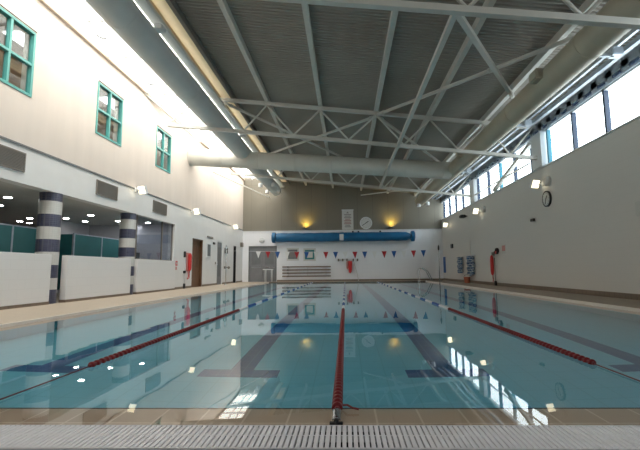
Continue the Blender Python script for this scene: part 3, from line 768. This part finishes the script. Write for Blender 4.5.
for k in range(9):
    z = 4.74-.11*k; w_ = (.5, .42, .52, .38, .5, .46, .52, .36, .44)[k]
    B(.19-w_/2, .19+w_/2, YF-.054, YF-.05, z, z+.05).build('printed_line', 'ink_red' if 2 < k < 7 else 'ink_grey', bo)
# yellow uplights
for x, lab in ((-2.8, 'yellow glowing uplight on the far wall left of the clock'), (3.3, 'yellow glowing uplight on the far wall right of the clock')):
    t = thing('uplight', (x, YF-.15, 3.7), lab, 'uplight', 'yellow uplights on the far wall')
    MB().lathe((x, YF-.16, 0), [(.04, 3.70), (.2, 3.76), (.24, 3.84), (.22, 3.84), (.1, 3.78)], 'Z', 18).build('bowl', 'grille', t)
    MB().lathe((x, YF-.16, 0), [(.19, 3.80), (.19, 3.835), (.05, 3.87)], 'Z', 18).build('lamp_glass', 'uplight', t)
    ld = bpy.data.lights.new('uplight_lamp', 'SPOT'); ld.energy = 60; ld.color = (1, .66, .10); ld.spot_size = math.radians(150); ld.spot_blend = 1; ld.shadow_soft_size = .1
    lo = bpy.data.objects.new('uplight_lamp', ld); C.objects.link(lo); lo.location = (0, -.12, .20); lo.rotation_euler = (PI-math.radians(22), 0, 0); lo.parent = t
# small studs above the roller
for k, x in enumerate((.55, .95, 2.5)):
    tag(MB().lathe((x+.0, YF-.10, 3.52), [(.05, -.05), (.07, 0), (.05, .05)], 'Z', 10).build('cover_bracket_bolt', 'black'),
        ('dark bolt above the roller under the tall sign', 'dark bolt above the roller under the clock, left one', 'dark bolt above the roller right of the clock')[k], 'bolt', 'dark bolts above the roller')
# emergency light
t = thing('emergency_light', (-6.0, YF, 2.95), 'small white bulkhead light above the grey double door', 'light')
MB().lathe((-6.0, YF-.08, 3.0), [(.16, 0), (.2, .04), (.2, .08)], 'Y', 20).build('body', 'white_metal', t)
B(-6.18, -5.82, YF-.1, YF-.03, 2.90, 2.95, .01).build('visor', 'grille', t)
# noticeboards
for x0, x1, zc, c1, c2, lab in ((-4.2, -3.33, 1.96, 'blind_grey', 'ink_grey', 'dark grey framed notice board left of the pair on the far wall'), (-3.0, -2.12, 1.92, 'teal_panel', 'paper', 'blue edged notice board with white paper on the far wall')):
    t = thing('notice_board', ((x0+x1)/2, YF, zc-.45), lab, 'notice board', 'notice boards on the far wall')
    B(x0, x1, YF-.03, YF, zc-.45, zc+.45).build('backing', 'paper', t)
    nb = B(x0+.10, x1-.10, YF-.045, YF-.03, zc-.34, zc+.34).build('board', c1, t)
    B(x0+.22, x1-.22, YF-.05, YF-.045, zc-.22, zc+.2).build('sheet', c2, nb)
# wall bars
t = thing('wall_bar_rack', (-2.8, YF-.1, .3), 'four long dark horizontal bars on the far wall under the notice boards', 'rack')
for z in (1.06, .84, .62, .40): B(-4.5, -1.05, YF-.16, YF-.1, z-.035, z+.035, .01).build('bar', 'wood_dark', t)
for x in (-4.1, -2.7, -1.4): B(x-.03, x+.03, YF-.1, YF, .34, 1.12).build('upright', 'white_metal', t)
for z in (1.06, .84, .62, .40): B(-4.14, -4.06, YF-.19, YF-.16, z-.045, z+.045).build('clamp', 'black', t)
# hooks with red bag
t = thing('hook_rail', (.2, YF, 1.5), 'dark hook rail with pegs on the far wall right of the bars', 'hook rail')
MB().tube([(-.6, YF-.05, 1.50), (1.0, YF-.05, 1.56)], .02, 6).build('rail', 'white_metal', t)
for x in (-.5, -.2, .1, .55, .85): B(x-.05, x+.05, YF-.1, YF, 1.42, 1.60, .01).build('peg', 'grille', t)
t = thing('hanging_towel', (.3, YF-.1, .6), 'red towel hanging from the hook rail on the far wall', 'towel')
MB().lathe((.32, YF-.14, 0), [(.03, .58), (.1, .66), (.13, .9), (.15, 1.3), (.12, 1.44)], 'Z', 10).build('cloth', 'red', t)
MB().lathe((.12, YF-.1, 0), [(.03, .85), (.07, .95), (.07, 1.35), (.04, 1.44)], 'Z', 8).build('pale_strap', 'pink', t)
t = thing('long_hose', (.62, YF-.1, DZ), 'thin pale tube leaning on the far wall right of the red towel', 'tube')
MB().tube([(.55, YF-.12, 1.5), (.68, YF-.12, 1.0), (.82, YF-.12, .5), (.9, YF-.12, DZ)], .022, 6).build('tube', 'soffit', t)
MB().tube([(.54, YF-.12, 1.4), (.54, YF-.12, 1.56)], .035, 6).build('tip', 'grille', t)
# lifting hoist stool
t = thing('pool_hoist', (-5.4, 27.7, DZ), 'small white framed stool standing in front of the double door', 'stool')
for x, y in ((-5.55, 27.6), (-5.12, 27.6), (-5.55, 27.95), (-5.12, 27.95)): MB().tube([(x, y, DZ), (x, y, .88)], .022, 8).build('leg', 'white_metal', t)
B(-5.72, -5.05, 27.55, 28.0, .86, .92, .015).build('seat', 'white_metal', t)
# corner poster, bluish
t = tag(B(5.75, 5.95, YF-.03, YF-.015, .4, 1.0).build('wall_plate', 'far_tile'), 'pale plate on the far wall near the right corner', 'plate')
t = thing('blue_banner', (XR, 28.2, .6), 'pale blue banner on the right wall in the far corner', 'banner')
B(XR-.02, XR, 27.9, 28.5, .55, 1.65).build('cloth', 'flag_blue', t); B(XR-.04, XR, 27.85, 28.55, 1.65, 1.70).build('rod', 'white_metal', t)

# ------------------------------------------------------------------ bunting
YB = 22.5
def pole(x, top, lab):
    DZ = -.04 if x > 0 else .03
    t = thing('flag_post', (x, YB, DZ), lab, 'post', 'flag line posts')
    MB().tube([(x, YB, DZ), (x, YB, top)], .022, 8).build('shaft', 'chrome', t)
    MB().lathe((x, YB, 0), [(.09, DZ), (.09, DZ+.02), (.04, DZ+.05)], 'Z', 14).build('foot', 'chrome', t)
    MB().lathe((x, YB, 0), [(.022, top-.3), (.05, top-.27), (.05, top-.12), (.02, top)], 'Z', 10).build('cap', 'black' if x > 0 else 'chrome', t)
pole(5.20, 2.15, 'thin post at the right pool edge holding the flag line')
pole(-6.75, 2.3, 'thin post near the left wall holding the flag line')
def sag(x): return 1.80 + .10*((x-.3)/6)**2
tag(MB().tube([(-6.75+i*12.07/40, YB, sag(-6.75+i*12.07/40)+.02) for i in range(41)], .006, 5).build('flag_line', 'flag_white'), 'thin line carrying the backstroke flags across the far pool', 'line')
cols = ['white', 'red', 'blue']
desc = ['outside the double door', 'over the double door', 'at the right side of the double door', 'between door and notice boards', 'over the left notice board', 'over the right notice board', 'right of the notice boards', 'above the right end of the bars',
        'just left of the centre rope', 'at the centre rope', 'right of the red towel', 'below the clock', 'right of the clock', 'under the right yellow uplight', 'right of the uplight', 'left of the roller end', 'under the right roller end', 'nearest the right post']
for k in range(18):
    x = -4.92+.545*k; c = cols[k % 3]; z = sag(x)+.02
    f = MB().prism([(x-.14, YB-.004, z), (x+.14, YB-.004, z), (x+.01, YB-.004+random.uniform(-.03, .03), z-.39)], (0, .008, 0)).build('pennant', 'flag_'+c)
    tag(f, '%s triangular pennant on the flag line, %s' % (c, desc[k]), 'pennant', 'pennants of the flag line')

# ------------------------------------------------------------------ pool ladder
t = thing('pool_ladder', (5.3, 25.9, DZ), 'curved stainless pool ladder at the far right pool edge', 'ladder')
for y in (25.6, 26.15):
    pts = [(4.66, y, -.9), (4.66, y, .60)]
    for k in range(1, 9):
        a_ = k*PI/8*.80; pts.append((4.66+.16*(1-math.cos(a_)), y, .62+.26*math.sin(min(a_, PI/2)) if a_ < PI/2 else .88-.10*(1-math.sin(a_))))
    pts += [(5.18, y, .68), (5.50, y, DZ)]
    MB().tube(pts, .021, 10).build('handrail', 'chrome', t)
for z in (-.2, -.45, -.7): B(4.60, 4.72, 25.6, 26.15, z-.015, z+.015, .005).build('step', 'chrome', t)

# ------------------------------------------------------------------ light
wd = bpy.data.worlds.new('World'); bpy.context.scene.world = wd; wd.use_nodes = True
bg = wd.node_tree.nodes['Background']; bg.inputs[0].default_value = (.95, .985, 1, 1); bg.inputs[1].default_value = 6.2
def portal(loc, rot, sx, sy):
    l = bpy.data.lights.new('daylight_portal', 'AREA'); l.shape = 'RECTANGLE'; l.size = sx; l.size_y = sy; l.cycles.is_portal = True
    o = bpy.data.objects.new('daylight_portal', l); C.objects.link(o); o.location = loc; o.rotation_euler = rot
portal((XR+.32, (YN+YF)/2, (ZW0+ZW1)/2), (0, math.radians(90), 0), 1.3, YF-YN)
portal(((XL-4.6)/2, (YN+YF)/2, 7.62), (0, 0, 0), 2.9, YF-YN)

# ------------------------------------------------------------------ camera
F = 400.; yaw, tilt, roll, shift = .0276872, .1124618, .0096756, 14.0849
f = Vector((-math.sin(yaw)*math.cos(tilt), math.cos(yaw)*math.cos(tilt), math.sin(tilt)))
r = Vector((math.cos(yaw), math.sin(yaw), 0)); u = r.cross(f)
r2 = r*math.cos(roll) - u*math.sin(roll); u2 = r*math.sin(roll) + u*math.cos(roll)
cd = bpy.data.cameras.new('camera'); cd.sensor_width = 36; cd.lens = F/640*36; cd.shift_x = -shift/640; cd.clip_end = 200; cd.clip_start = .05
co = bpy.data.objects.new('camera', cd); C.objects.link(co)
co.matrix_world = Matrix(((r2.x, u2.x, -f.x, 0), (r2.y, u2.y, -f.y, 0), (r2.z, u2.z, -f.z, .8), (0, 0, 0, 1)))
sc = bpy.context.scene; sc.camera = co
sc.view_settings.view_transform = 'Standard'; sc.view_settings.look = 'None'; sc.view_settings.gamma = 1; sc.view_settings.use_curve_mapping = False
sc.view_settings.exposure = .1
cy = sc.cycles
cy.caustics_refractive = True; cy.caustics_reflective = True; cy.max_bounces = 14; cy.diffuse_bounces = 8; cy.glossy_bounces = 5; cy.transmission_bounces = 8; cy.transparent_max_bounces = 12
cy.blur_glossy = .3; cy.sample_clamp_indirect = 6; cy.use_denoising = True
